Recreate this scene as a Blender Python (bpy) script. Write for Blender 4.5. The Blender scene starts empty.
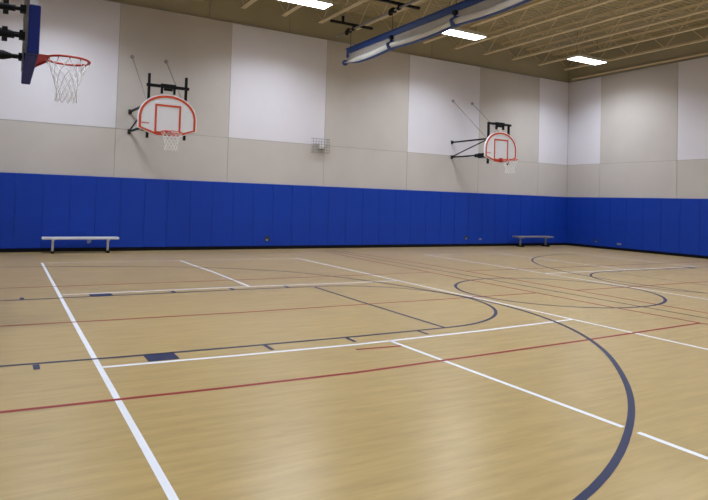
import bpy, bmesh, math, random
from mathutils import Vector, Matrix
random.seed(7)
S = bpy.context.scene
COL = S.collection
PI = math.pi

# ------------------------------------------------------------------ materials
def mat(name, col, rough=0.6, metal=0.0, noise=0.0, nscale=6.0, bump=0.0, bscale=60.0, spec=0.5):
    m = bpy.data.materials.new(name); m.use_nodes = True
    nt = m.node_tree; b = nt.nodes['Principled BSDF']
    b.inputs['Roughness'].default_value = rough
    b.inputs['Metallic'].default_value = metal
    b.inputs['Specular IOR Level'].default_value = spec
    tc = nt.nodes.new('ShaderNodeTexCoord')
    n = nt.nodes.new('ShaderNodeTexNoise'); n.inputs['Scale'].default_value = nscale; n.inputs['Detail'].default_value = 4
    nt.links.new(tc.outputs['Object'], n.inputs['Vector'])
    r = nt.nodes.new('ShaderNodeValToRGB')
    lo = [c * (1 - noise) for c in col]; hi = [min(1, c * (1 + noise)) for c in col]
    r.color_ramp.elements[0].position = 0.3; r.color_ramp.elements[0].color = (*lo, 1)
    r.color_ramp.elements[1].position = 0.7; r.color_ramp.elements[1].color = (*hi, 1)
    nt.links.new(n.outputs['Fac'], r.inputs['Fac']); nt.links.new(r.outputs['Color'], b.inputs['Base Color'])
    if bump:
        n2 = nt.nodes.new('ShaderNodeTexNoise'); n2.inputs['Scale'].default_value = bscale; n2.inputs['Detail'].default_value = 3
        nt.links.new(tc.outputs['Object'], n2.inputs['Vector'])
        bp = nt.nodes.new('ShaderNodeBump'); bp.inputs['Strength'].default_value = bump; bp.inputs['Distance'].default_value = 0.01
        nt.links.new(n2.outputs['Fac'], bp.inputs['Height']); nt.links.new(bp.outputs['Normal'], b.inputs['Normal'])
    return m

M = {}
M['white_wall'] = mat('white_wall_paint', (.66, .65, .725), .7, noise=.02, nscale=1.2, bump=.1, spec=.25)
M['grey_wall'] = mat('grey_wall_paint', (.50, .472, .462), .7, noise=.03, nscale=1.2, bump=.1, spec=.25)
M['band_wall'] = mat('tan_wall_paint', (.40, .37, .27), .75, noise=.05, nscale=1.0, spec=.2)
M['joint'] = mat('joint_sealant', (.30, .29, .28), .8)
M['pad'] = mat('blue_vinyl', (.005, .040, .36), .5, noise=.05, nscale=3, bump=.05, bscale=200, spec=.22)
M['black_base'] = mat('black_rubber', (.003, .0035, .007), .7, spec=.12)
M['deck'] = mat('tan_roof_deck', (.42, .37, .245), .7, noise=.08, nscale=1.5)
M['joist'] = mat('cream_joist_paint', (.72, .63, .45), .6, noise=.05, nscale=3)
M['black'] = mat('black_powder_coat', (.006, .0065, .010), .55, noise=.1, spec=.2)
M['dark_iron'] = mat('dark_iron', (.03, .028, .026), .5, metal=.3)
M['galv'] = mat('galvanised_steel', (.30, .30, .31), .45, metal=.5, noise=.1)
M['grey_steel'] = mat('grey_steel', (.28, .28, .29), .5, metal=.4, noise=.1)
M['alu'] = mat('brushed_aluminium', (.68, .70, .76), .4, metal=.25, noise=.05, nscale=20)
M['board'] = mat('white_backboard', (.86, .90, 1.0), .35)
M['orange'] = mat('orange_red_paint', (.62, .075, .028), .45, noise=.04)
M['red_rim'] = mat('red_rim_paint', (.42, .022, .014), .4, noise=.05)
M['net'] = mat('white_net_cord', (.78, .78, .80), .8)
M['blue_vinyl'] = mat('curtain_blue_vinyl', (.02, .06, .25), .5, noise=.06)
M['mesh'] = mat('curtain_white_mesh', (.50, .49, .47), .7, noise=.05, nscale=5)
M['roll'] = mat('curtain_roll_white', (.66, .66, .65), .6, noise=.05, nscale=5)
M['navy_pad'] = mat('navy_pad', (.012, .026, .20), .6, spec=.2)
M['frame_white'] = mat('white_frame', (.72, .75, .82), .4)
M['line_white'] = mat('white_court_paint', (.74, .77, .86), .35, noise=.03, nscale=8, spec=.18)
M['line_blue'] = mat('navy_court_paint', (.016, .026, .080), .35, noise=.05, nscale=8, spec=.18)
M['line_dark'] = mat('dark_court_paint', (.06, .04, .055), .4, noise=.05, nscale=8, spec=.18)
M['line_red'] = mat('red_court_paint', (.26, .018, .024), .4, noise=.05, nscale=8, spec=.18)
M['housing'] = mat('white_enamel', (.7, .7, .68), .4)
M['plastic'] = mat('white_plastic', (.75, .75, .74), .4)
M['outlet'] = mat('dark_outlet_plate', (.02, .025, .035), .5)
M['outlet_grey'] = mat('grey_outlet_plate', (.16, .19, .32), .45)

def glass_mat():
    m = bpy.data.materials.new('clear_backboard_glass'); m.use_nodes = True
    b = m.node_tree.nodes['Principled BSDF']
    b.inputs['Base Color'].default_value = (.72, .80, .78, 1)
    b.inputs['Roughness'].default_value = .05
    b.inputs['Transmission Weight'].default_value = .85
    b.inputs['IOR'].default_value = 1.45
    return m
M['glass'] = glass_mat()

def emit_mat():
    m = bpy.data.materials.new('lit_lamp_lens'); m.use_nodes = True
    nt = m.node_tree; b = nt.nodes['Principled BSDF']
    b.inputs['Base Color'].default_value = (.9, .9, .9, 1)
    b.inputs['Emission Color'].default_value = (1, .97, .95, 1)
    b.inputs['Emission Strength'].default_value = 14
    m.cycles.emission_sampling = 'NONE'
    return m
M['lens'] = emit_mat()

def floor_mat():
    m = bpy.data.materials.new('maple_sports_floor'); m.use_nodes = True
    nt = m.node_tree; N = nt.nodes; L = nt.links; b = N['Principled BSDF']
    tc = N.new('ShaderNodeTexCoord')
    mp = N.new('ShaderNodeMapping'); mp.inputs['Scale'].default_value = (.9, 7, 1)
    L.new(tc.outputs['Object'], mp.inputs['Vector'])
    n1 = N.new('ShaderNodeTexNoise'); n1.inputs['Scale'].default_value = 2.2; n1.inputs['Detail'].default_value = 3; n1.inputs['Roughness'].default_value = .6
    L.new(mp.outputs['Vector'], n1.inputs['Vector'])
    br = N.new('ShaderNodeTexBrick'); br.offset = .37
    br.inputs['Scale'].default_value = 1; br.inputs['Brick Width'].default_value = 1.25; br.inputs['Row Height'].default_value = .075
    br.inputs['Mortar Size'].default_value = .0012; br.inputs['Bias'].default_value = 0
    br.inputs['Color1'].default_value = (.405, .292, .117, 1); br.inputs['Color2'].default_value = (.425, .309, .126, 1)
    br.inputs['Mortar'].default_value = (.38, .28, .12, 1)
    L.new(tc.outputs['Object'], br.inputs['Vector'])
    r = N.new('ShaderNodeValToRGB')
    r.color_ramp.elements[0].position = .32; r.color_ramp.elements[0].color = (.87, .86, .82, 1)
    r.color_ramp.elements[1].position = .68; r.color_ramp.elements[1].color = (1.08, 1.08, 1.08, 1)
    L.new(n1.outputs['Fac'], r.inputs['Fac'])
    mx = N.new('ShaderNodeMix'); mx.data_type = 'RGBA'; mx.blend_type = 'MULTIPLY'; mx.inputs['Factor'].default_value = 1
    L.new(br.outputs['Color'], mx.inputs['A']); L.new(r.outputs['Color'], mx.inputs['B'])
    L.new(mx.outputs['Result'], b.inputs['Base Color'])
    n3 = N.new('ShaderNodeTexNoise'); n3.inputs['Scale'].default_value = 1.3; n3.inputs['Detail'].default_value = 5
    L.new(tc.outputs['Object'], n3.inputs['Vector'])
    mr = N.new('ShaderNodeMapRange'); mr.inputs['From Min'].default_value = .3; mr.inputs['From Max'].default_value = .7
    mr.inputs['To Min'].default_value = .277; mr.inputs['To Max'].default_value = .30
    L.new(n3.outputs['Fac'], mr.inputs['Value']); L.new(mr.outputs['Result'], b.inputs['Roughness'])
    b.inputs['Specular IOR Level'].default_value = .6
    return m
M['floor'] = floor_mat()

# ------------------------------------------------------------------ mesh builder
class MB:
    def __init__(self): self.bm = bmesh.new(); self.mi = 0
    def _f(self, vs):
        try:
            f = self.bm.faces.new(vs); f.material_index = self.mi; return f
        except ValueError: return None
    def box(self, a, b):
        x0, y0, z0 = a; x1, y1, z1 = b
        x0, x1 = min(x0, x1), max(x0, x1); y0, y1 = min(y0, y1), max(y0, y1); z0, z1 = min(z0, z1), max(z0, z1)
        v = [self.bm.verts.new(p) for p in ((x0,y0,z0),(x1,y0,z0),(x1,y1,z0),(x0,y1,z0),(x0,y0,z1),(x1,y0,z1),(x1,y1,z1),(x0,y1,z1))]
        for q in ((3,2,1,0),(4,5,6,7),(0,1,5,4),(1,2,6,5),(2,3,7,6),(3,0,4,7)): self._f([v[i] for i in q])
        return self
    def tube(self, pts, r, n=8, closed=False):
        pts = [Vector(p) for p in pts]; k = len(pts); rings = []
        up = None
        for i, p in enumerate(pts):
            if closed: t = pts[(i+1) % k] - pts[i-1]
            else: t = pts[min(i+1, k-1)] - pts[max(i-1, 0)]
            t.normalize()
            if up is None:
                up = Vector((0,0,1)) if abs(t.z) < .9 else Vector((1,0,0))
            s = t.cross(up)
            if s.length < 1e-4: s = t.cross(Vector((1,0,0)))
            s.normalize(); w = s.cross(t).normalized(); up = w
            rr = r[i] if isinstance(r, (list, tuple)) else r
            rings.append([self.bm.verts.new(p + (s*math.cos(2*PI*j/n) + w*math.sin(2*PI*j/n))*rr) for j in range(n)])
        for i in range(k if closed else k-1):
            A, B = rings[i], rings[(i+1) % k]
            for j in range(n): self._f([A[j], A[(j+1) % n], B[(j+1) % n], B[j]])
        if not closed:
            self._f(rings[0][::-1]); self._f(rings[-1])
        return self
    def cyl(self, a, b, r, n=12): return self.tube([a, b], r, n)
    def bar(self, a, b, w, h):
        """square bar from a to b"""
        a, b = Vector(a), Vector(b); t = (b-a).normalized()
        up = Vector((0,0,1)) if abs(t.z) < .95 else Vector((0,1,0))
        s = t.cross(up).normalized(); u = s.cross(t).normalized()
        R = [[self.bm.verts.new(p + s*sx*w/2 + u*su*h/2) for sx, su in ((-1,-1),(1,-1),(1,1),(-1,1))] for p in (a, b)]
        for j in range(4): self._f([R[0][j], R[0][(j+1) % 4], R[1][(j+1) % 4], R[1][j]])
        self._f(R[0][::-1]); self._f(R[1]); return self
    def prism_y(self, pts, y0, y1):
        """polygon (x,z) extruded along y"""
        A = [self.bm.verts.new((x, y0, z)) for x, z in pts]; B = [self.bm.verts.new((x, y1, z)) for x, z in pts]
        self._f(A); self._f(B[::-1]); n = len(pts)
        for j in range(n): self._f([A[j], B[j], B[(j+1) % n], A[(j+1) % n]])
        return self
    def ring_y(self, outer, inner, y0, y1):
        """closed band between two (x,z) outlines of equal count, extruded along y"""
        n = len(outer)
        V = {}
        for nm, P in (('o', outer), ('i', inner)):
            for yy in (y0, y1): V[nm, yy] = [self.bm.verts.new((x, yy, z)) for x, z in P]
        for j in range(n):
            k = (j+1) % n
            self._f([V['o', y0][j], V['o', y0][k], V['i', y0][k], V['i', y0][j]])
            self._f([V['o', y1][k], V['o', y1][j], V['i', y1][j], V['i', y1][k]])
            self._f([V['o', y0][k], V['o', y0][j], V['o', y1][j], V['o', y1][k]])
            self._f([V['i', y0][j], V['i', y0][k], V['i', y1][k], V['i', y1][j]])
        return self
    def strip(self, pts, w, z):
        """flat painted strip on the floor, following (x,y) points"""
        P = [Vector((p[0], p[1])) for p in pts]; L, Rr = [], []
        for i, p in enumerate(P):
            t = (P[min(i+1, len(P)-1)] - P[max(i-1, 0)]).normalized(); nrm = Vector((-t.y, t.x))
            L.append(self.bm.verts.new((p.x + nrm.x*w/2, p.y + nrm.y*w/2, z)))
            Rr.append(self.bm.verts.new((p.x - nrm.x*w/2, p.y - nrm.y*w/2, z)))
        for i in range(len(P)-1): self._f([Rr[i], Rr[i+1], L[i+1], L[i]])
        return self
    def build(self, name, mats, parent=None, loc=None, smooth=False, bevel=0, fix=True):
        if fix: bmesh.ops.recalc_face_normals(self.bm, faces=self.bm.faces[:])
        me = bpy.data.meshes.new(name); self.bm.to_mesh(me); self.bm.free()
        for m in (mats if isinstance(mats, (list, tuple)) else [mats]): me.materials.append(m)
        if smooth:
            for p in me.polygons: p.use_smooth = True
        o = bpy.data.objects.new(name, me); COL.objects.link(o)
        if parent: o.parent = parent
        if loc: o.location = loc
        if bevel:
            md = o.modifiers.new('bevel', 'BEVEL'); md.width = bevel; md.segments = 2; md.limit_method = 'ANGLE'
        return o

def tag(o, label, cat, group=None):
    o['label'] = label; o['category'] = cat
    if group: o['group'] = group
    return o
def thing(name, label, cat, loc=(0,0,0), group=None):
    o = bpy.data.objects.new(name, None); COL.objects.link(o); o.location = loc; o.empty_display_size = .2
    return tag(o, label, cat, group)
def struct(o): o['kind'] = 'structure'; return o
def dup(root, loc, label, group=None):
    r = root.copy(); COL.objects.link(r); r.location = loc; r['label'] = label
    if group: r['group'] = group
    for ch in list(root.children):
        c = ch.copy(); COL.objects.link(c); c.parent = r
        for g in ch.children:
            d = g.copy(); COL.objects.link(d); d.parent = c
    return r
ORD = ['', 'first', 'second', 'third', 'fourth', 'fifth', 'sixth', 'seventh', 'eighth', 'ninth', 'tenth', 'eleventh', 'twelfth',
       'thirteenth', 'fourteenth', 'fifteenth', 'sixteenth', 'seventeenth', 'eighteenth', 'nineteenth', 'twentieth']
def ordinal(n):
    if n <= 20: return ORD[n]
    t = {2: 'twenty', 3: 'thirty'}[n // 10]
    return (t + '-' + ORD[n % 10]) if n % 10 else {2: 'twentieth', 3: 'thirtieth'}[n // 10]

# ------------------------------------------------------------------ room
XL, YF = -21.35, -16.6         # left and front walls; right wall x=0, back wall y=0 (pad faces)
FACE = .05                     # wall face sits behind the pads
ZJ, ZT, ZD = 3.05, 6.22, 7.2   # panel joint, panel top, deck

m = MB(); m.box((XL-.2, YF-.2, -.1), (.25, .25, 0)); floor = struct(m.build('floor', M['floor']))

g = .006
bx = [XL, -19.55, -16.59, -13.62, -10.61, -7.55, -4.49, -1.54, .05]
m = MB()
m.mi = 2; m.box((XL, FACE+.06, 0), (.25, FACE+.2, ZD+.1))
for i in range(len(bx)-1):
    a, b = bx[i]+g, bx[i+1]-g
    m.mi = 0 if i % 2 == 1 else 1
    m.box((a, FACE, ZJ+g), (b, FACE+.06, ZT))
    m.mi = 1; m.box((a, FACE, 0), (b, FACE+.06, ZJ-g))
m.mi = 3
for x in bx[1:-1]: m.box((x-.03, FACE+.008, 0), (x+.03, FACE+.06, ZT-.01))
m.box((XL, FACE+.008, ZJ-.03), (.05, FACE+.06, ZJ+.03))
m.mi = 3
for x in (-20.2, -14.25, -11.85, -6.6): m.box((x-.012, FACE+.05, ZT), (x+.012, FACE+.062, ZD))
struct(m.build('wall_back', [M['white_wall'], M['grey_wall'], M['band_wall'], M['joint']]))

by = [.05, -1.33, -4.06, -6.95, -9.9, -12.8, -15.2, YF]
m = MB(); m.mi = 2; m.box((FACE+.06, YF-.2, 0), (FACE+.2, FACE+.06, ZD+.1))
for i in range(len(by)-1):
    a, b = by[i]-g, by[i+1]+g
    m.mi = 0 if i % 2 == 0 else 1
    m.box((FACE, a, ZJ+g), (FACE+.06, b, ZT))
    m.mi = 1; m.box((FACE, a, 0), (FACE+.06, b, ZJ-g))
m.mi = 3
for y in by[1:-1]: m.box((FACE+.008, y-.03, 0), (FACE+.06, y+.03, ZT-.01))
m.box((FACE+.008, YF, ZJ-.03), (FACE+.06, .05, ZJ+.03))
struct(m.build('wall_right', [M['white_wall'], M['grey_wall'], M['band_wall'], M['joint']]))

for nm, a, b in (('wall_left', (XL-.2, YF-.2), (XL, FACE+.2)), ('wall_front', (XL, YF-.2), (FACE+.06, YF))):
    m = MB(); m.mi = 0; m.box((a[0], a[1], 0), (b[0], b[1], 1.83)); m.mi = 1; m.box((a[0], a[1], 1.83), (b[0], b[1], ZT))
    m.mi = 2; m.box((a[0], a[1], ZT), (b[0], b[1], ZD+.1))
    struct(m.build(nm, [M['pad'], M['grey_wall'], M['band_wall']]))

# corrugated roof deck
m = MB(); pitch = .16; prof = []
y = YF-.1
while y < .2:
    prof += [(y, ZD), (y+.09, ZD), (y+.105, ZD+.038), (y+.145, ZD+.038)]; y += pitch
A = [m.bm.verts.new((XL-.1, p[0], p[1])) for p in prof]; B = [m.bm.verts.new((.2, p[0], p[1])) for p in prof]
for i in range(len(prof)-1): m._f([A[i], B[i], B[i+1], A[i+1]])
C1 = [m.bm.verts.new(p) for p in ((XL-.1, YF-.1, ZD+.12), (.2, YF-.1, ZD+.12), (.2, .2, ZD+.12), (XL-.1, .2, ZD+.12))]
m._f(C1)
struct(m.build('ceiling', M['deck']))

# trim: dark strips drawing the ledge shadow on the panel tops, ledger angles, black base
m = MB(); m.box((XL, FACE-.01, ZT-.005), (.05, FACE+.07, ZT+.02)); struct(m.build('trim_1', M['joint']))
m = MB(); m.box((FACE-.01, YF, ZT-.005), (FACE+.07, .05, ZT+.02)); struct(m.build('trim_2', M['joint']))
m = MB(); m.box((FACE-.03, YF, ZT+.06), (FACE+.06, -.1, ZT+.13)); struct(m.build('trim_3', M['joist']))
m = MB(); m.box((XL, -.008, 0), (.0, FACE, .088)); struct(m.build('baseboard_back', M['black_base']))
m = MB(); m.box((-.008, YF, 0), (FACE, -.008, .088)); struct(m.build('baseboard_right', M['black_base']))

# ------------------------------------------------------------------ court lines: painted on the floor, parts of it
def ell(cx, cy, rx, ry, a0, a1, n=64):
    return [(cx + rx*math.cos(math.radians(a0 + (a1-a0)*i/n)), cy + ry*math.sin(math.radians(a0 + (a1-a0)*i/n))) for i in range(n+1)]
MX = lambda x: -21.34 - x
W = MB(); w = .045; z = .0008
W.strip([(-18.28, -2.3), (-18.3, -8.15), (-18.3, -16.4)], w, z)
W.strip([(-12.66, -2.4), (-12.62, -5.2), (-12.55, -9), (-12.52, -11.8), (-12.48, -16.4)], w, z)
W.strip([(-15.47, -10.2), (-15.41, -12.715)], w, z); W.strip([(-15.405, -12.815), (-15.34, -16.4)], w, z)
W.strip([(-15.53, -2.42), (-15.45, -4.4), (-15.47, -6.36)], w, z)
W.strip([(-18.28, -10.11), (-17.1, -10.17), (-15.84, -10.21), (-14.22, -10.18), (-12.54, -10.09)], w, z)
W.strip([(-18.28, -6.36), (-15.63, -6.36), (-13.43, -6.45), (-12.55, -6.44)], w, z)
W.strip([(-18.28, -2.32), (-15.53, -2.43), (-12.66, -2.45)], .03, z)
W.strip([(-8.58, -2.2), (-8.6, -4.4), (-8.7, -7), (-8.8, -9.72), (-8.86, -16.4)], w, z)
W.strip([(-8.68, -6.38), (-3.04, -6.37)], w, z); W.strip([(-8.8, -10.15), (-3.04, -10.15)], w, z)
W.strip([(-8.58, -2.3), (-3.04, -2.4)], .03, z); W.strip([(-5.87, -2.4), (-5.87, -6.37)], w, z)
W.strip([(-5.87, -10.15), (-5.87, -16.4)], w, z); W.strip([(-3.04, -2.4), (-3.04, -16.4)], w, z)
o = struct(W.build('white_court_line', M['line_white'], floor, fix=False)); o['label'] = 'white painted court lines'

Rr = MB(); w = .045; z = .0013
Rr.strip([(XL+.2, -10.82), (-19.0, -10.9), (-17.6, -10.98), (-16.4, -11.02), (-15, -10.99), (-13.4, -10.94), (-11.08, -10.84)], .042, z)
Rr.strip([(XL+.2, -8.1), (-18.4, -8.24), (-16.4, -8.32), (-11.2, -8.33)], .038, z)
Rr.strip([(XL+.2, -5.48), (-18.2, -5.56), (-15.35, -5.61), (-11.15, -5.58)], .038, z)
Rr.strip([(-16.0, -10.38), (-15.49, -10.42)], .038, z)
Rr.strip([(-10.45, -.85), (-10.2, -4.5), (-10.2, -10.5), (-10.2, -16.3)], w, z)
Rr.strip([(-11.05, -1.0), (-11.16, -3), (-11.16, -9.5), (-11.07, -10.95), (-11.0, -16.3)], w, z)
for yy in (-5.6, -8.33, -10.93): Rr.strip([(-10.2, yy), (-.5, yy)], .038, z)
o = struct(Rr.build('red_court_line', M['line_red'], floor, fix=False)); o['label'] = 'red painted court lines'

Bl = MB(); w = .047; z = .0018
# three-point arc: radius measured around the basket, eased between the measured bearings
meas = [(-100, 5.2), (-84, 5.09), (-78.6, 5.05), (-73.6, 4.96), (-64.8, 4.915), (-56.7, 4.88), (-48.4, 4.855), (-36.05, 4.91), (-25.4, 4.96), (-17.2, 4.96), (-7.1, 4.95), (-.7, 4.85), (8.4, 4.74), (26.5, 4.77), (37, 4.86), (47.3, 5.0), (56.7, 4.98), (72, 5.02)]
def rad(a):
    s0 = s1 = 0
    for b, r in meas:
        q = math.exp(-((a-b)/9.0)**2); s0 += q; s1 += q*r
    return s1/s0
arc3 = [(-17.52 + rad(a)*math.cos(math.radians(a)), -8.31 + rad(a)*math.sin(math.radians(a))) for a in [-100 + 172*i/80 for i in range(81)]]
Bl.strip(arc3 + [(-16.9, -3.28), (-17.9, -3.06), (-19, -2.88), (XL+.2, -2.7)], w, z)
Bl.strip(ell(-3.6, -8.0, 4.58, 5.02, 85, 270), w, z)
Bl.strip(ell(-10.62, -8.25, 1.75, 1.55, 0, 360, 72), .05, z)
Bl.strip([(XL+.2, -9.72), (-19.0, -9.79), (-18.1, -9.85), (-17, -9.89), (-15.6, -9.92)] + ell(-14.45, -8.29, 1.75, 1.62, -90, 90, 40) + [(-15.7, -6.62), (-19, -6.62), (XL+.2, -6.6)], .042, z)
Bl.strip([(-14.47, -6.7), (-14.49, -8.1), (-14.49, -9.9)], .042, z)
Bl.strip([(-.4, -9.8), (-6.85, -9.8)] + ell(-6.72, -8.15, 1.8, 1.65, 270, 90, 40) + [(-.4, -6.5)], .045, z)
Bl.strip([(-6.85, -6.5), (-6.85, -9.8)], .03, z)
for s in (0, 1):
    f = (lambda x: x) if not s else MX
    def rect(x0, x1, y0, y1):
        v = [Bl.bm.verts.new(p) for p in ((min(x0, x1), y0, z), (max(x0, x1), y0, z), (max(x0, x1), y1, z), (min(x0, x1), y1, z))]; Bl._f(v)
    rect(f(-17.9), f(-17.63), -10.09, -9.87); rect(f(-17.92), f(-17.62), -6.62, -6.42)
    for x in (-16.75, -15.835, -14.9): rect(f(x-.022), f(x+.022), -10.11, -9.92); rect(f(x-.028), f(x+.028), -6.62, -6.45)
    rect(f(-18.785), f(-18.735), -9.99, -9.84); rect(f(-18.79), f(-18.74), -6.6, -6.44)
o = struct(Bl.build('navy_court_line', M['line_blue'], floor, fix=False)); o['label'] = 'navy painted court lines and lane marks'
D = MB(); D.strip([(-10.78, -.9), (-10.72, -5), (-10.68, -9), (-10.63, -10.7), (-10.6, -16.3)], .04, .0022)
o = struct(D.build('dark_court_line', M['line_dark'], floor, fix=False)); o['label'] = 'dark painted halfway line'

# ------------------------------------------------------------------ wall pads, one by one
def pad_mesh(w_, h_, t_):
    m = MB(); m.box((.001, 0, 0), (w_-.001, t_, h_))
    bmesh.ops.bevel(m.bm, geom=m.bm.edges[:], offset=.006, segments=2, affect='EDGES')
    return m
bound = [-18.76 + .586*i + .00066*i*i for i in range(-4, 32)]
bound[-1] = .03
bi = list(zip(bound[:-1], bound[1:]))
PZ = .088
n_all = len(bi)
for k, (a, b) in enumerate(bi):
    if a < XL: continue
    o = pad_mesh(b-a, 1.83-PZ, FACE-.001).build('wall_pad', M['pad'], loc=(a, 0, PZ), smooth=False)
    n = n_all - k
    tag(o, 'tall blue vinyl wall pad on the back wall, %s from the far right corner' % ordinal(n), 'wall pad', 'blue wall pads along the back wall')
for k in range(14):
    m = MB(); m.box((0, -.599, 0), (FACE-.001, -.001, 1.83-PZ))
    bmesh.ops.bevel(m.bm, geom=m.bm.edges[:], offset=.006, segments=2, affect='EDGES')
    o = m.build('wall_pad', M['pad'], loc=(0, -.001-.6*k, PZ))
    tag(o, 'dark blue wall pad on the right-hand wall, %s from the far corner' % ordinal(k+1), 'wall pad', 'blue wall pads along the right-hand wall')

# ------------------------------------------------------------------ outlets low on the pads
def outlet(name, loc, label, cat, wall, m1, s=.055, m2='galv'):
    t = thing(name, label, cat, loc)
    m = MB()
    if wall == 'b':
        m.cyl((0, 0, 0), (0, -.012, 0), s, 20); m.build('cover_plate', m1, t, smooth=False)
        m = MB(); m.cyl((-.02, -.008, -.035), (-.02, -.03, -.035), .028, 14); m.build('flap', M[m2], t)
    else:
        m.cyl((0, 0, 0), (-.012, 0, 0), s, 20); m.build('cover_plate', m1, t)
        m = MB(); m.cyl((-.008, -.02, -.03), (-.03, -.02, -.03), .024, 14); m.build('flap', M['outlet_grey'], t)
outlet('floor_outlet', (-12.38, 0, .29), 'small dark round outlet low on a blue pad left of the wall centre', 'outlet', 'b', M['outlet'], .075)
outlet('floor_outlet', (-5.02, 0, .31), 'small black round outlet low on the back wall pads, beneath the far wall hoop', 'outlet', 'b', M['outlet'], .07)
outlet('floor_outlet', (-17.11, 0, .25), 'small dim outlet on the blue pad under the long pale bench', 'outlet', 'b', M['outlet_grey'], .05, 'outlet_grey')
outlet('floor_outlet', (0, -1.25, .27), 'small dark outlet on the right-hand wall pads near the corner', 'outlet', 'r', M['outlet'], .06)
def plate(loc, label, wall):
    m = MB()
    if wall == 'b': m.box((-.06, -.012, -.03), (.06, 0, .03))
    else: m.box((-.012, -.08, -.035), (0, .08, .035))
    tag(m.build('socket_plate', M['outlet_grey'], loc=loc, bevel=.004), label, 'socket plate')
plate((-4.38, 0, .25), 'pale blue-grey socket plate low on the back wall, left of the far bench', 'b')
plate((0, -2.15, .22), 'pale blue-grey socket plate low on the right-hand wall pads', 'r')

# ------------------------------------------------------------------ benches
def make_bench(L, loc, label, seat_m):
    t = thing('bench', label, 'bench', loc, 'low benches by the back wall')
    m = MB(); m.box((-L/2, -.15, .325), (L/2, .15, .375)); m.build('seat', seat_m, t, bevel=.008)
    for s in (-1, 1):
        x = s*(L/2-.24)
        m = MB(); m.bar((x, 0, .05), (x, 0, .325), .05, .05); m.box((x-.03, -.14, .30), (x+.03, .14, .325))
        lg = m.build('leg', seat_m, t, bevel=.004)
        m = MB(); m.box((x-.03, -.16, .0), (x+.03, .16, .05)); m.build('foot', M['black'], lg, bevel=.004)
    return t
make_bench(1.70, (-17.34, -.36, 0), 'long pale aluminium bench against the blue pads at the left', M['alu'])
make_bench(1.76, (-2.2, -.36, 0), 'grey aluminium bench near the far right corner', M['grey_steel'])

# ------------------------------------------------------------------ nets
def net_mesh(c, r0, r1, h, rows, n, cord, tail=0):
    m = MB()
    def P(k, i):
        f = k/rows
        r = r0 + (r1-r0)*min(1, f*1.45)**.8
        if f > .75: r += .012*(f-.75)/.25
        a = 2*PI*(i + (k % 2)*.5)/n
        return (c[0]+r*math.cos(a), c[1]+r*math.sin(a), c[2]-h*f)
    for i in range(n):
        for s in (0, -1):
            for k in range(rows):
                # each cord zigzags down
                a = P(k, i); b = P(k+1, i + (s if k % 2 == 0 else (s+1)))
                m.tube([a, b], cord, 5)
    return m

def torus(c, R, r, n=40, k=10):
    m = MB(); m.tube([(c[0]+R*math.cos(2*PI*i/n), c[1]+R*math.sin(2*PI*i/n), c[2]) for i in range(n)], r, k, closed=True); return m

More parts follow.
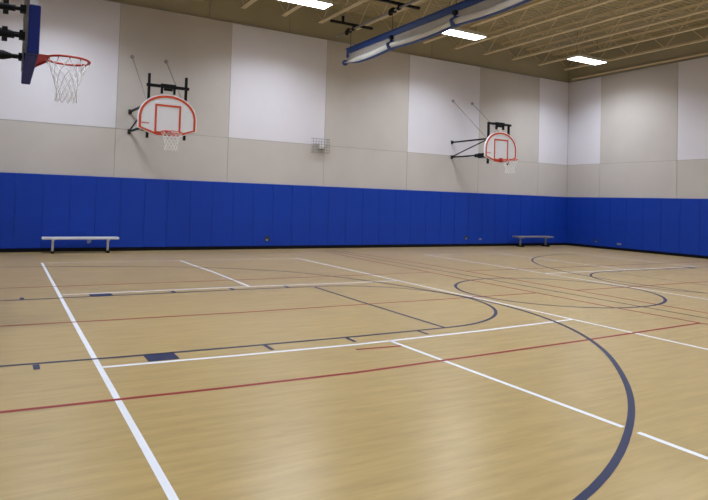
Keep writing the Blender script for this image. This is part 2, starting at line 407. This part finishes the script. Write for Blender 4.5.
# ------------------------------------------------------------------ wall mounted fan-board hoops on the back wall
def fan_outline(inset=0.0, w=1.36, n=28):
    """(x,z) outline, centre x=0, z = height; short sides, arched top, bottom slants to a flat middle"""
    hw = w/2 - inset; ztop = 3.74 - inset; zs = 3.18; zb = 2.93 + inset*.35; zf = 2.76 + inset; xf = .24
    pts = [(-xf, zf), (xf, zf), (hw, zb)]
    for i in range(n+1):
        a = PI*i/n
        ca, sa = math.cos(a), math.sin(a)
        e = .97
        x = hw*(abs(ca)**e)*(1 if ca >= 0 else -1); zz = zs + (ztop-zs)*(sa**e)
        pts.append((x, zz))
    pts.append((-hw, zb))
    return pts
def make_wall_hoop(x, label, post_top, bar_z, sk):
    t = thing('wall_basketball_hoop', label, 'basketball hoop', (x, FACE, 0), 'fan-board hoops on the back wall')
    yp = -1.62-FACE; yb = yp-.12; dx = .43
    # backboard
    m = MB(); m.prism_y(fan_outline(0), yb, yb+.035); bd = m.build('backboard', M['board'], t)
    m = MB(); m.ring_y(fan_outline(.026), fan_outline(.078), yb-.004, yb+.001); b1 = m.build('border', M['orange'], bd); b1['label'] = 'orange painted border'
    m = MB(); so = [(-.30, 2.83), (.30, 2.83), (.30, 3.50), (-.30, 3.50)]; si = [(-.256, 2.876), (.256, 2.876), (.256, 3.456), (-.256, 3.456)]
    m.ring_y(so, si, yb-.004, yb+.001); b2 = m.build('target_square', M['orange'], bd); b2['label'] = 'orange painted square'
    m = MB(); xx = -.585
    for q, wd in enumerate((.026, .016, .022, .014, .026, .018)):
        m.box((xx, yb-.003, 3.035), (xx+wd, yb+.001, 3.06)); xx += wd+.007
    m.build('logo', M['orange'], bd)
    # rim
    rc = (0, yb-.15-.23, 2.84)
    rm = torus(rc, .232, .0105).build('rim', M['orange'], t, smooth=True)
    m = MB(); m.box((-.075, yb-.012, 2.78), (.075, yb, 2.91)); m.box((-.075, yb-.16, 2.83), (.075, yb, 2.843))
    m.bar((-.06, yb-.01, 2.79), (-.06, yb-.15, 2.832), .012, .012); m.bar((.06, yb-.01, 2.79), (.06, yb-.15, 2.832), .012, .012)
    m.build('rim_bracket', M['red_rim'], rm)
    net_mesh((rc[0], rc[1], rc[2]-.012), .228, .135, .40, 6, 12, .0045).build('net', M['net'], t)
    # posts, cross bar, height adjuster
    for s in (-1, 1):
        m = MB(); m.bar((s*dx, yp, 2.72), (s*dx, yp, post_top), .055, .055); m.build('post', M['black'], t)
        # wall frame: upper arm, lower arm, diagonal
        wx = s*dx+sk
        m = MB(); m.cyl((wx, -.02, 4.9), (s*dx, yp+.06, 3.52), .011, 8); st = m.build('stay_rod', M['galv'], t)
        m = MB(); m.cyl((wx, -.03, 4.9), (wx, 0, 4.9), .05, 14); m.build('anchor_plate', M['galv'], st)
        if s == 1: continue
        m = MB(); m.bar((wx, -.03, 3.5), (s*dx, yp, 3.5), .045, .045)
        m.bar((wx, -.03, 3.0), (s*dx, yp, 3.0), .045, .045)
        m.bar((wx, -.03, 3.02), (s*dx, yp+.1, 3.46), .028, .028)
        m.box((s*dx-.035, yp+.55, 2.94), (s*dx+.035, yp+.03, 3.045)); m.box((s*dx-.05, yp+.4, 2.91), (s*dx+.05, yp+.3, 3.06)); m.box((s*dx-.05, yp+.2, 2.91), (s*dx+.05, yp+.1, 3.06))
        fr = m.build('support_arm', M['black'], t)
        for z0 in (2.94, 3.44):
            m = MB(); m.box((wx-.04, -.03, z0), (wx+.04, 0, z0+.12)); m.build('wall_bracket', M['dark_iron'], fr)
    m = MB(); m.bar((-dx-.06, yp-.035, bar_z), (dx+.06, yp-.035, bar_z), .06, .065); m.build('crossbar', M['black'], t)
    m = MB(); m.box((-.17, yp-.09, bar_z-.02), (.17, yp+.05, bar_z+.055))
    m.box((-.17, yp-.08, bar_z-.17), (-.12, yp-.02, bar_z)); m.box((.12, yp-.08, bar_z-.17), (.17, yp-.02, bar_z)); m.cyl((-.1, yp-.05, bar_z-.07), (.1, yp-.05, bar_z-.07), .03, 12)
    m.build('height_adjuster', M['black'], t, bevel=.005)
    m = MB(); m.bar((-dx, yp-.04, 3.35), (dx, yp-.04, 3.35), .04, .05); m.bar((-dx, yp-.04, 2.92), (dx, yp-.04, 2.92), .04, .05)
    for s in (-1, 1): m.box((s*.2-.03, yb+.03, 2.9), (s*.2+.03, yp-.02, 3.72))
    m.build('mounting_frame', M['black'], t)
    return t
make_wall_hoop(-15.74, 'near wall hoop with white fan board on black arms, left half of the back wall', 4.20, 3.93, -.09)
make_wall_hoop(-5.27, 'far wall hoop with white fan board and orange square, right half of the back wall', 4.02, 3.98, 0)

# ------------------------------------------------------------------ main court hoop, top left, seen from the side
t = thing('basketball_hoop', 'large rectangular-board hoop with blue edge padding and red rim at top left', 'basketball hoop', (-18.86, -8.2, 0))
HW = .9
m = MB(); m.box((-.03, -HW+.03, 2.80), (-.015, HW-.03, 3.80)); gl = m.build('backboard', M['glass'], t)
m = MB()
for yy in (-HW, HW-.05): m.box((-.045, yy, 2.76), (.02, yy+.05, 3.85))
for zz in (2.76, 3.80): m.box((-.045, -HW, zz), (.02, HW, zz+.05))
m.build('board_frame', M['frame_white'], gl)
m = MB()   # steel frame behind the glass
for zz in (3.05, 3.25, 3.48): m.box((-.06, -HW+.03, zz-.02), (-.045, HW-.03, zz+.02))
m.box((-.065, -.55, 2.8), (-.045, -.48, 3.82)); m.box((-.065, .48, 2.8), (-.045, .55, 3.82))
m.build('rear_frame', M['grey_steel'], t)
m = MB()
m.box((-.05, -HW+.10, 2.715), (.05, HW-.10, 2.83))
for s in (-1, 1):
    a, b = sorted((s*(HW+.02), s*(HW-.10)))
    m.box((-.05, a, 2.715), (.05, b, 3.175))
pad = m.build('edge_padding', M['navy_pad'], gl, bevel=.012); pad['label'] = 'blue edge padding'
rz = 2.885; rx = .385
rm = torus((rx, .03, rz), .228, .012, 48).build('rim', M['red_rim'], t, smooth=True)
m = MB(); m.box((.02, -.09, 2.74), (.045, .11, 2.93)); m.box((.03, -.09, rz-.008), (rx-.2, .11, rz+.008))
pts = [(.04, rz-.12), (.04, rz-.008), (rx-.2, rz-.008), (rx-.2, rz-.03)]
for yy in (-.09, .10):
    A = [m.bm.verts.new((p[0], yy, p[1])) for p in pts]; B = [m.bm.verts.new((p[0], yy+.01, p[1])) for p in pts]
    m._f(A); m._f(B[::-1])
    for j in range(4): m._f([A[j], B[j], B[(j+1) % 4], A[(j+1) % 4]])
m.build('rim_bracket', M['red_rim'], rm)
for i in range(12):
    a = 2*PI*i/12
    m = MB(); m.tube([(rx+.228*math.cos(a), .03+.228*math.sin(a), rz-.01), (rx+.222*math.cos(a), .03+.222*math.sin(a), rz-.03)], .005, 6)
    m.build('net_hook', M['red_rim'], rm)
net_mesh((rx, .03, rz-.02), .222, .105, .44, 7, 12, .004).build('net', M['net'], t)
WX = XL+18.86
for (yy, zz, rr) in ((-.5, 3.23, .02), (-.5, 2.96, .02)):
    m = MB(); m.cyl((WX, yy, zz), (-.06, yy, zz), rr, 12); arm = m.build('support_arm', M['black'], t)
    m = MB(); m.cyl((-.30, yy, zz), (-.16, yy, zz), rr*1.7, 12)
    m.box((-.27, yy-.02, zz-.07), (-.22, yy+.02, zz+.07)); m.box((-.12, yy-.035, zz-.035), (-.065, yy+.035, zz+.035)); m.build('clamp', M['black'], arm)
    m = MB(); m.box((WX, yy-.1, zz-.1), (WX+.02, yy+.1, zz+.1)); m.build('wall_plate', M['black'], arm)
for (yy, zz, rr) in ((.5, 3.22, .02), (.5, 2.955, .026)):
    m = MB(); m.cyl((WX, yy, zz), (-.06, yy, zz), rr, 12); arm = m.build('support_arm', M['black'], t)
    m = MB(); m.tube([(-.75, yy, zz), (-.70, yy, zz), (-.25, yy, zz), (-.17, yy, zz)], [rr*1.2, rr*2, rr*2, rr*1.1], 14); m.box((-.10, yy-.035, zz-.04), (-.065, yy+.035, zz+.04)); m.build('sleeve', M['black'], arm)
    m = MB(); m.box((WX, yy-.1, zz-.1), (WX+.02, yy+.1, zz+.1)); m.build('wall_plate', M['black'], arm)

# ------------------------------------------------------------------ wire guard and the white box inside it
t = thing('wire_guard', 'square wire cage guard on the grey and white wall between the hoops', 'wire guard', (-10.78, FACE, 3.02))
m = MB(); hw, hh, dp = .27, .20, .14
for k in range(7):
    x = -hw + 2*hw*k/6; m.cyl((x, -dp, -hh), (x, -dp, hh), .005, 6)
for k in range(6):
    zz = -hh + 2*hh*k/5; m.cyl((-hw, -dp, zz), (hw, -dp, zz), .006, 6)
    for s in (-hw, hw): m.cyl((s, 0, zz), (s, -dp, zz), .005, 6)
m.build('cage', M['grey_steel'], t)
for zz in (-hh, hh):
    m = MB(); m.tube([(-hw, 0, zz), (-hw, -dp, zz), (hw, -dp, zz), (hw, 0, zz)], .008, 6); m.build('cage_frame', M['grey_steel'], t)
t = thing('alarm_box', 'small white box mounted inside the wire guard', 'alarm box', (-10.74, FACE, 3.0))
m = MB(); m.box((-.085, -.09, -.06), (.085, 0, .085)); m.build('housing', M['plastic'], t, bevel=.012)
m = MB(); m.box((-.10, -.10, -.095), (.10, 0, -.062)); m.build('lower_lip', M['grey_steel'], t, bevel=.006)

# ------------------------------------------------------------------ roof joists
JZ = 6.5
def make_joist(x, label):
    t = thing('roof_joist', label, 'roof joist', (x, 0, JZ), 'open-web joists under the roof deck')
    top = ZD-JZ
    m = MB(); m.box((-.06, YF, top-.012), (-.008, .1, top-.002)); m.box((.008, YF, top-.012), (.06, .1, top-.002))
    m.box((-.016, YF, top-.06), (-.008, .1, top-.012)); m.box((.008, YF, top-.06), (.016, .1, top-.012)); m.build('top_chord', M['joist'], t)
    m = MB(); y0, y1 = YF+.5, -.45
    m.box((-.065, y0, 0), (-.008, y1, .010)); m.box((.008, y0, 0), (.065, y1, .010))
    m.box((-.016, y0, .010), (-.008, y1, .065)); m.box((.008, y0, .010), (.016, y1, .065)); m.build('bottom_chord', M['joist'], t)
    m = MB(); n = 26; zb, zt = .03, top-.035
    ys = [y1-.15 - (y1-y0-.3)*i/n for i in range(n+1)]
    m.cyl((0, .02, zt), (0, ys[0], zb), .012, 6)
    for i in range(n): m.cyl((0, ys[i], zb if i % 2 == 0 else zt), (0, ys[i+1], zt if i % 2 == 0 else zb), .012, 6)
    m.cyl((0, YF, zt), (0, ys[-1], zb), .012, 6)
    m.build('web', M['joist'], t)
    return t
jx = [x-.2 for x in (-.62, -1.98, -3.3, -4.62, -5.9, -7.2, -8.45, -9.75, -10.95, -12.12, -13.32, -14.5, -15.7, -16.9, -18.1, -19.3, -20.5)]
j0 = make_joist(jx[0], 'cream open-web roof joist nearest the right-hand wall')
for k, x in enumerate(jx[1:]):
    dup(j0, (x, 0, JZ), 'cream open-web roof joist, %s out from the right-hand wall' % ordinal(k+2))

# ------------------------------------------------------------------ ceiling lights
LZ = 6.30
POWER = 118
def make_light(x, y, label):
    t = thing('ceiling_light', label, 'ceiling light', (x, y, LZ), 'rectangular ceiling lights')
    L, Wd = .71, .23
    m = MB(); m.box((-L, -Wd, .075), (L, Wd, .09))
    m.box((-L, -Wd, .0), (-L+.01, Wd, .08)); m.box((L-.01, -Wd, .0), (L, Wd, .08)); m.box((-L, -Wd, .0), (L, -Wd+.01, .08)); m.box((-L, Wd-.01, .0), (L, Wd, .08))
    m.build('housing', M['housing'], t)
    m = MB(); m.box((-L+.012, -Wd+.012, .004), (L-.012, Wd-.012, .012)); m.build('lens', M['lens'], t)
    m = MB()
    for s in (-1, 1): m.cyl((s*.5, 0, .09), (s*.5, 0, ZD-LZ), .006, 6)
    m.build('hanger', M['dark_iron'], t)
    ld = bpy.data.lights.new('lamp_glow', 'AREA'); ld.shape = 'RECTANGLE'; ld.size = L*2-.04; ld.size_y = Wd*2-.04
    ld.energy = POWER; ld.color = (.925, .99, 1.06); ld.spread = math.radians(SPREAD)
    lo = bpy.data.objects.new('lamp_glow', ld); COL.objects.link(lo); lo.parent = t; lo.location = (0, 0, -.004)
SPREAD = 140
rows = ((-2.35, 'in the row by the back wall'), (-8.35, 'in the middle row over the court'), (-14.4, 'in the row over the near side'))
cols = ((-2.1, 'far right'), (-7.5, 'second from the right'), (-12.65, 'second from the left'), (-18.2, 'far left'))
for yy, rn in rows:
    for xx, cn in cols:
        make_light(xx, yy, 'bright white rectangular ceiling light, %s %s' % (cn, rn))

# ------------------------------------------------------------------ folded divider curtain hanging from the roof
CX = -10.5
t = thing('divider_curtain', 'folded-up divider curtain with blue header, white mesh and blue straps below the roof', 'divider curtain', (CX, 0, 5.0))
Y0, Y1 = -.92, -15.2
m = MB(); m.box((-.018, Y1, .60), (.018, Y0, .74)); m.box((-.06, Y1, .735), (.06, Y0, .75)); hd = m.build('header_band', M['blue_vinyl'], t); hd['label'] = 'blue header band'
m = MB(); m.box((-.02, Y0-.07, .50), (.02, Y0, .62)); m.build('header_end_flap', M['blue_vinyl'], t)
straps = [-3.1, -5.45, -7.8, -10.15, -12.5]
def sag(y):
    e = [Y0+.06] + straps + [Y1]
    for a, b in zip(e[:-1], e[1:]):
        if b <= y <= a:
            f = (a-y)/(a-b); return -.05*math.sin(PI*f)
    return 0
NY = 60
ysr = [Y0+.05 + (Y1-Y0-.05)*i/NY for i in range(NY+1)]
# mesh sheet: slightly pleated
m = MB(); P = []
for i, y in enumerate(ysr):
    zb = .42+sag(y)*.8; P.append([m.bm.verts.new((.015*math.sin(i*1.1)*(1-k/3)+.0 + .05*(1-k/3), y, zb+(.62-zb)*k/3)) for k in range(4)])
for i in range(NY):
    for k in range(3): m._f([P[i][k], P[i+1][k], P[i+1][k+1], P[i][k+1]])
ms = m.build('mesh_sheet', M['mesh'], t, smooth=True, fix=False)
md = ms.modifiers.new('solid', 'SOLIDIFY'); md.thickness = .012
# roll: gathered cloth, oval section
m = MB(); R = []
for i, y in enumerate(ysr):
    e = min(1, (i+.6)/3.5); c = .375+sag(y)
    ring = []
    for k in range(16):
        a = 2*PI*k/16
        wob = 1+.05*math.sin(3*a+i*.35)
        ring.append(m.bm.verts.new((.10*e*wob*math.cos(a), y, c+.085*e*wob*math.sin(a))))
    R.append(ring)
for i in range(NY):
    for k in range(16): m._f([R[i][k], R[i][(k+1) % 16], R[i+1][(k+1) % 16], R[i+1][k]])
m._f(R[0]); m._f(R[-1][::-1])
m.build('gathered_roll', M['roll'], t, smooth=True)
# blue hem under the roll
m = MB(); R = []
for i, y in enumerate(ysr):
    e = min(1, (i+.8)/3.5); c = .375+sag(y); ring = []
    for k in range(9):
        a = math.radians(235 + 115*k/8)
        ring.append(m.bm.verts.new((.112*e*math.cos(a), y, c+.098*e*math.sin(a))))
    R.append(ring)
for i in range(NY):
    for k in range(8): m._f([R[i][k], R[i][k+1], R[i+1][k+1], R[i+1][k]])
hem = m.build('bottom_hem', M['blue_vinyl'], t, smooth=True, fix=False)
md = hem.modifiers.new('solid', 'SOLIDIFY'); md.thickness = .012
hem['label'] = 'blue bottom hem'
m = MB(); m.tube([(.06*math.cos(2*PI*i/14), Y0+.10, .375+.05*math.sin(2*PI*i/14)) for i in range(14)], .035, 6, closed=True); m.build('end_binding', M['blue_vinyl'], t)
for y in straps:
    c = .375+sag(y)
    m = MB(); pts = [(.122*math.cos(2*PI*k/20), y, c+.108*math.sin(2*PI*k/20)) for k in range(20)]
    for k in range(20):
        a, b = pts[k], pts[(k+1) % 20]; m.bar((a[0], y, a[2]), (b[0], y, b[2]), .11, .02)
    m.bar((-.03, y, c+.09), (-.03, y, .60), .07, .015)
    s = m.build('lift_strap', M['blue_vinyl'], t)
    m = MB(); m.box((-.075, y-.05, .53), (.02, y+.05, .62)); m.build('buckle', M['black'], s, bevel=.008)
for y in (-1.1, -3.1, -5.45, -7.8, -10.15, -12.5, -15.0):
    m = MB(); m.cyl((0, y, .745), (0, y, 1.19), .007, 6); m.build('hanger_cable', M['dark_iron'], t)

# drive shaft above the curtain, clamped to the joists with black cross bars
SX, SZ = -10.6, 6.20
t = thing('hoist_shaft', 'grey hoist pipe with black pulleys and cross bars above the folded curtain', 'hoist shaft', (SX, 0, SZ))
m = MB(); m.cyl((0, -.45, 0), (0, -15.2, 0), .03, 12); m.build('pipe', M['grey_steel'], t, smooth=False)
for y in (-1.4, -3.5, -5.8, -8.2, -10.6, -13.0):
    m = MB(); m.box((-.74, y-.035, .075), (.62, y+.035, .135)); m.box((-.38, y-.03, .13), (-.32, y+.03, .30)); cb = m.build('cross_bar', M['black'], t, bevel=.006)
    m = MB(); m.bar((0, y, 0), (0, y, .09), .05, .05); m.cyl((0, y-.04, 0), (0, y+.04, 0), .05, 14); m.build('hanger_bracket', M['black'], cb)
    m = MB(); m.cyl((-.02, y+.35, -.01), (.02, y+.35, -.01), .085, 18); m.cyl((0, y+.31, 0), (0, y+.39, 0), .05, 12); m.build('pulley', M['black'], t)
    m = MB(); m.box((-.06, y+.18, -.05), (.06, y+.27, .06)); m.build('pulley_block', M['black'], t)

# ------------------------------------------------------------------ camera
F, PX, PY = 586.784, 310.625, 181.251
Rm = Matrix(((0.88319958, -0.04223048, -0.46709216), (-0.46795943, -0.01312906, -0.88365242), (0.03118459, 0.99902163, -0.03135773)))
cd = bpy.data.cameras.new('camera'); cam = bpy.data.objects.new('camera', cd); COL.objects.link(cam)
mw = Rm.to_4x4(); mw.translation = Vector((-19.08173, -15.17626, 1.42509)); cam.matrix_world = mw
cd.sensor_fit = 'HORIZONTAL'; cd.sensor_width = 36; cd.lens = F/708*36
cd.shift_x = (354-PX)/708; cd.shift_y = (PY-250)/708
cd.clip_start = .05; cd.clip_end = 200
S.camera = cam

# ------------------------------------------------------------------ world and view
wd = bpy.data.worlds.new('world'); S.world = wd; wd.use_nodes = True
wd.node_tree.nodes['Background'].inputs['Color'].default_value = (0, 0, 0, 1)
S.view_settings.view_transform = 'Standard'; S.view_settings.look = 'None'
S.view_settings.exposure = 0.0; S.view_settings.gamma = 1; S.view_settings.use_curve_mapping = False
S.cycles.use_denoising = True; S.cycles.use_adaptive_sampling = False
S.cycles.max_bounces = 8; S.cycles.diffuse_bounces = 6
S.cycles.sample_clamp_indirect = 2; S.cycles.blur_glossy = 1.0
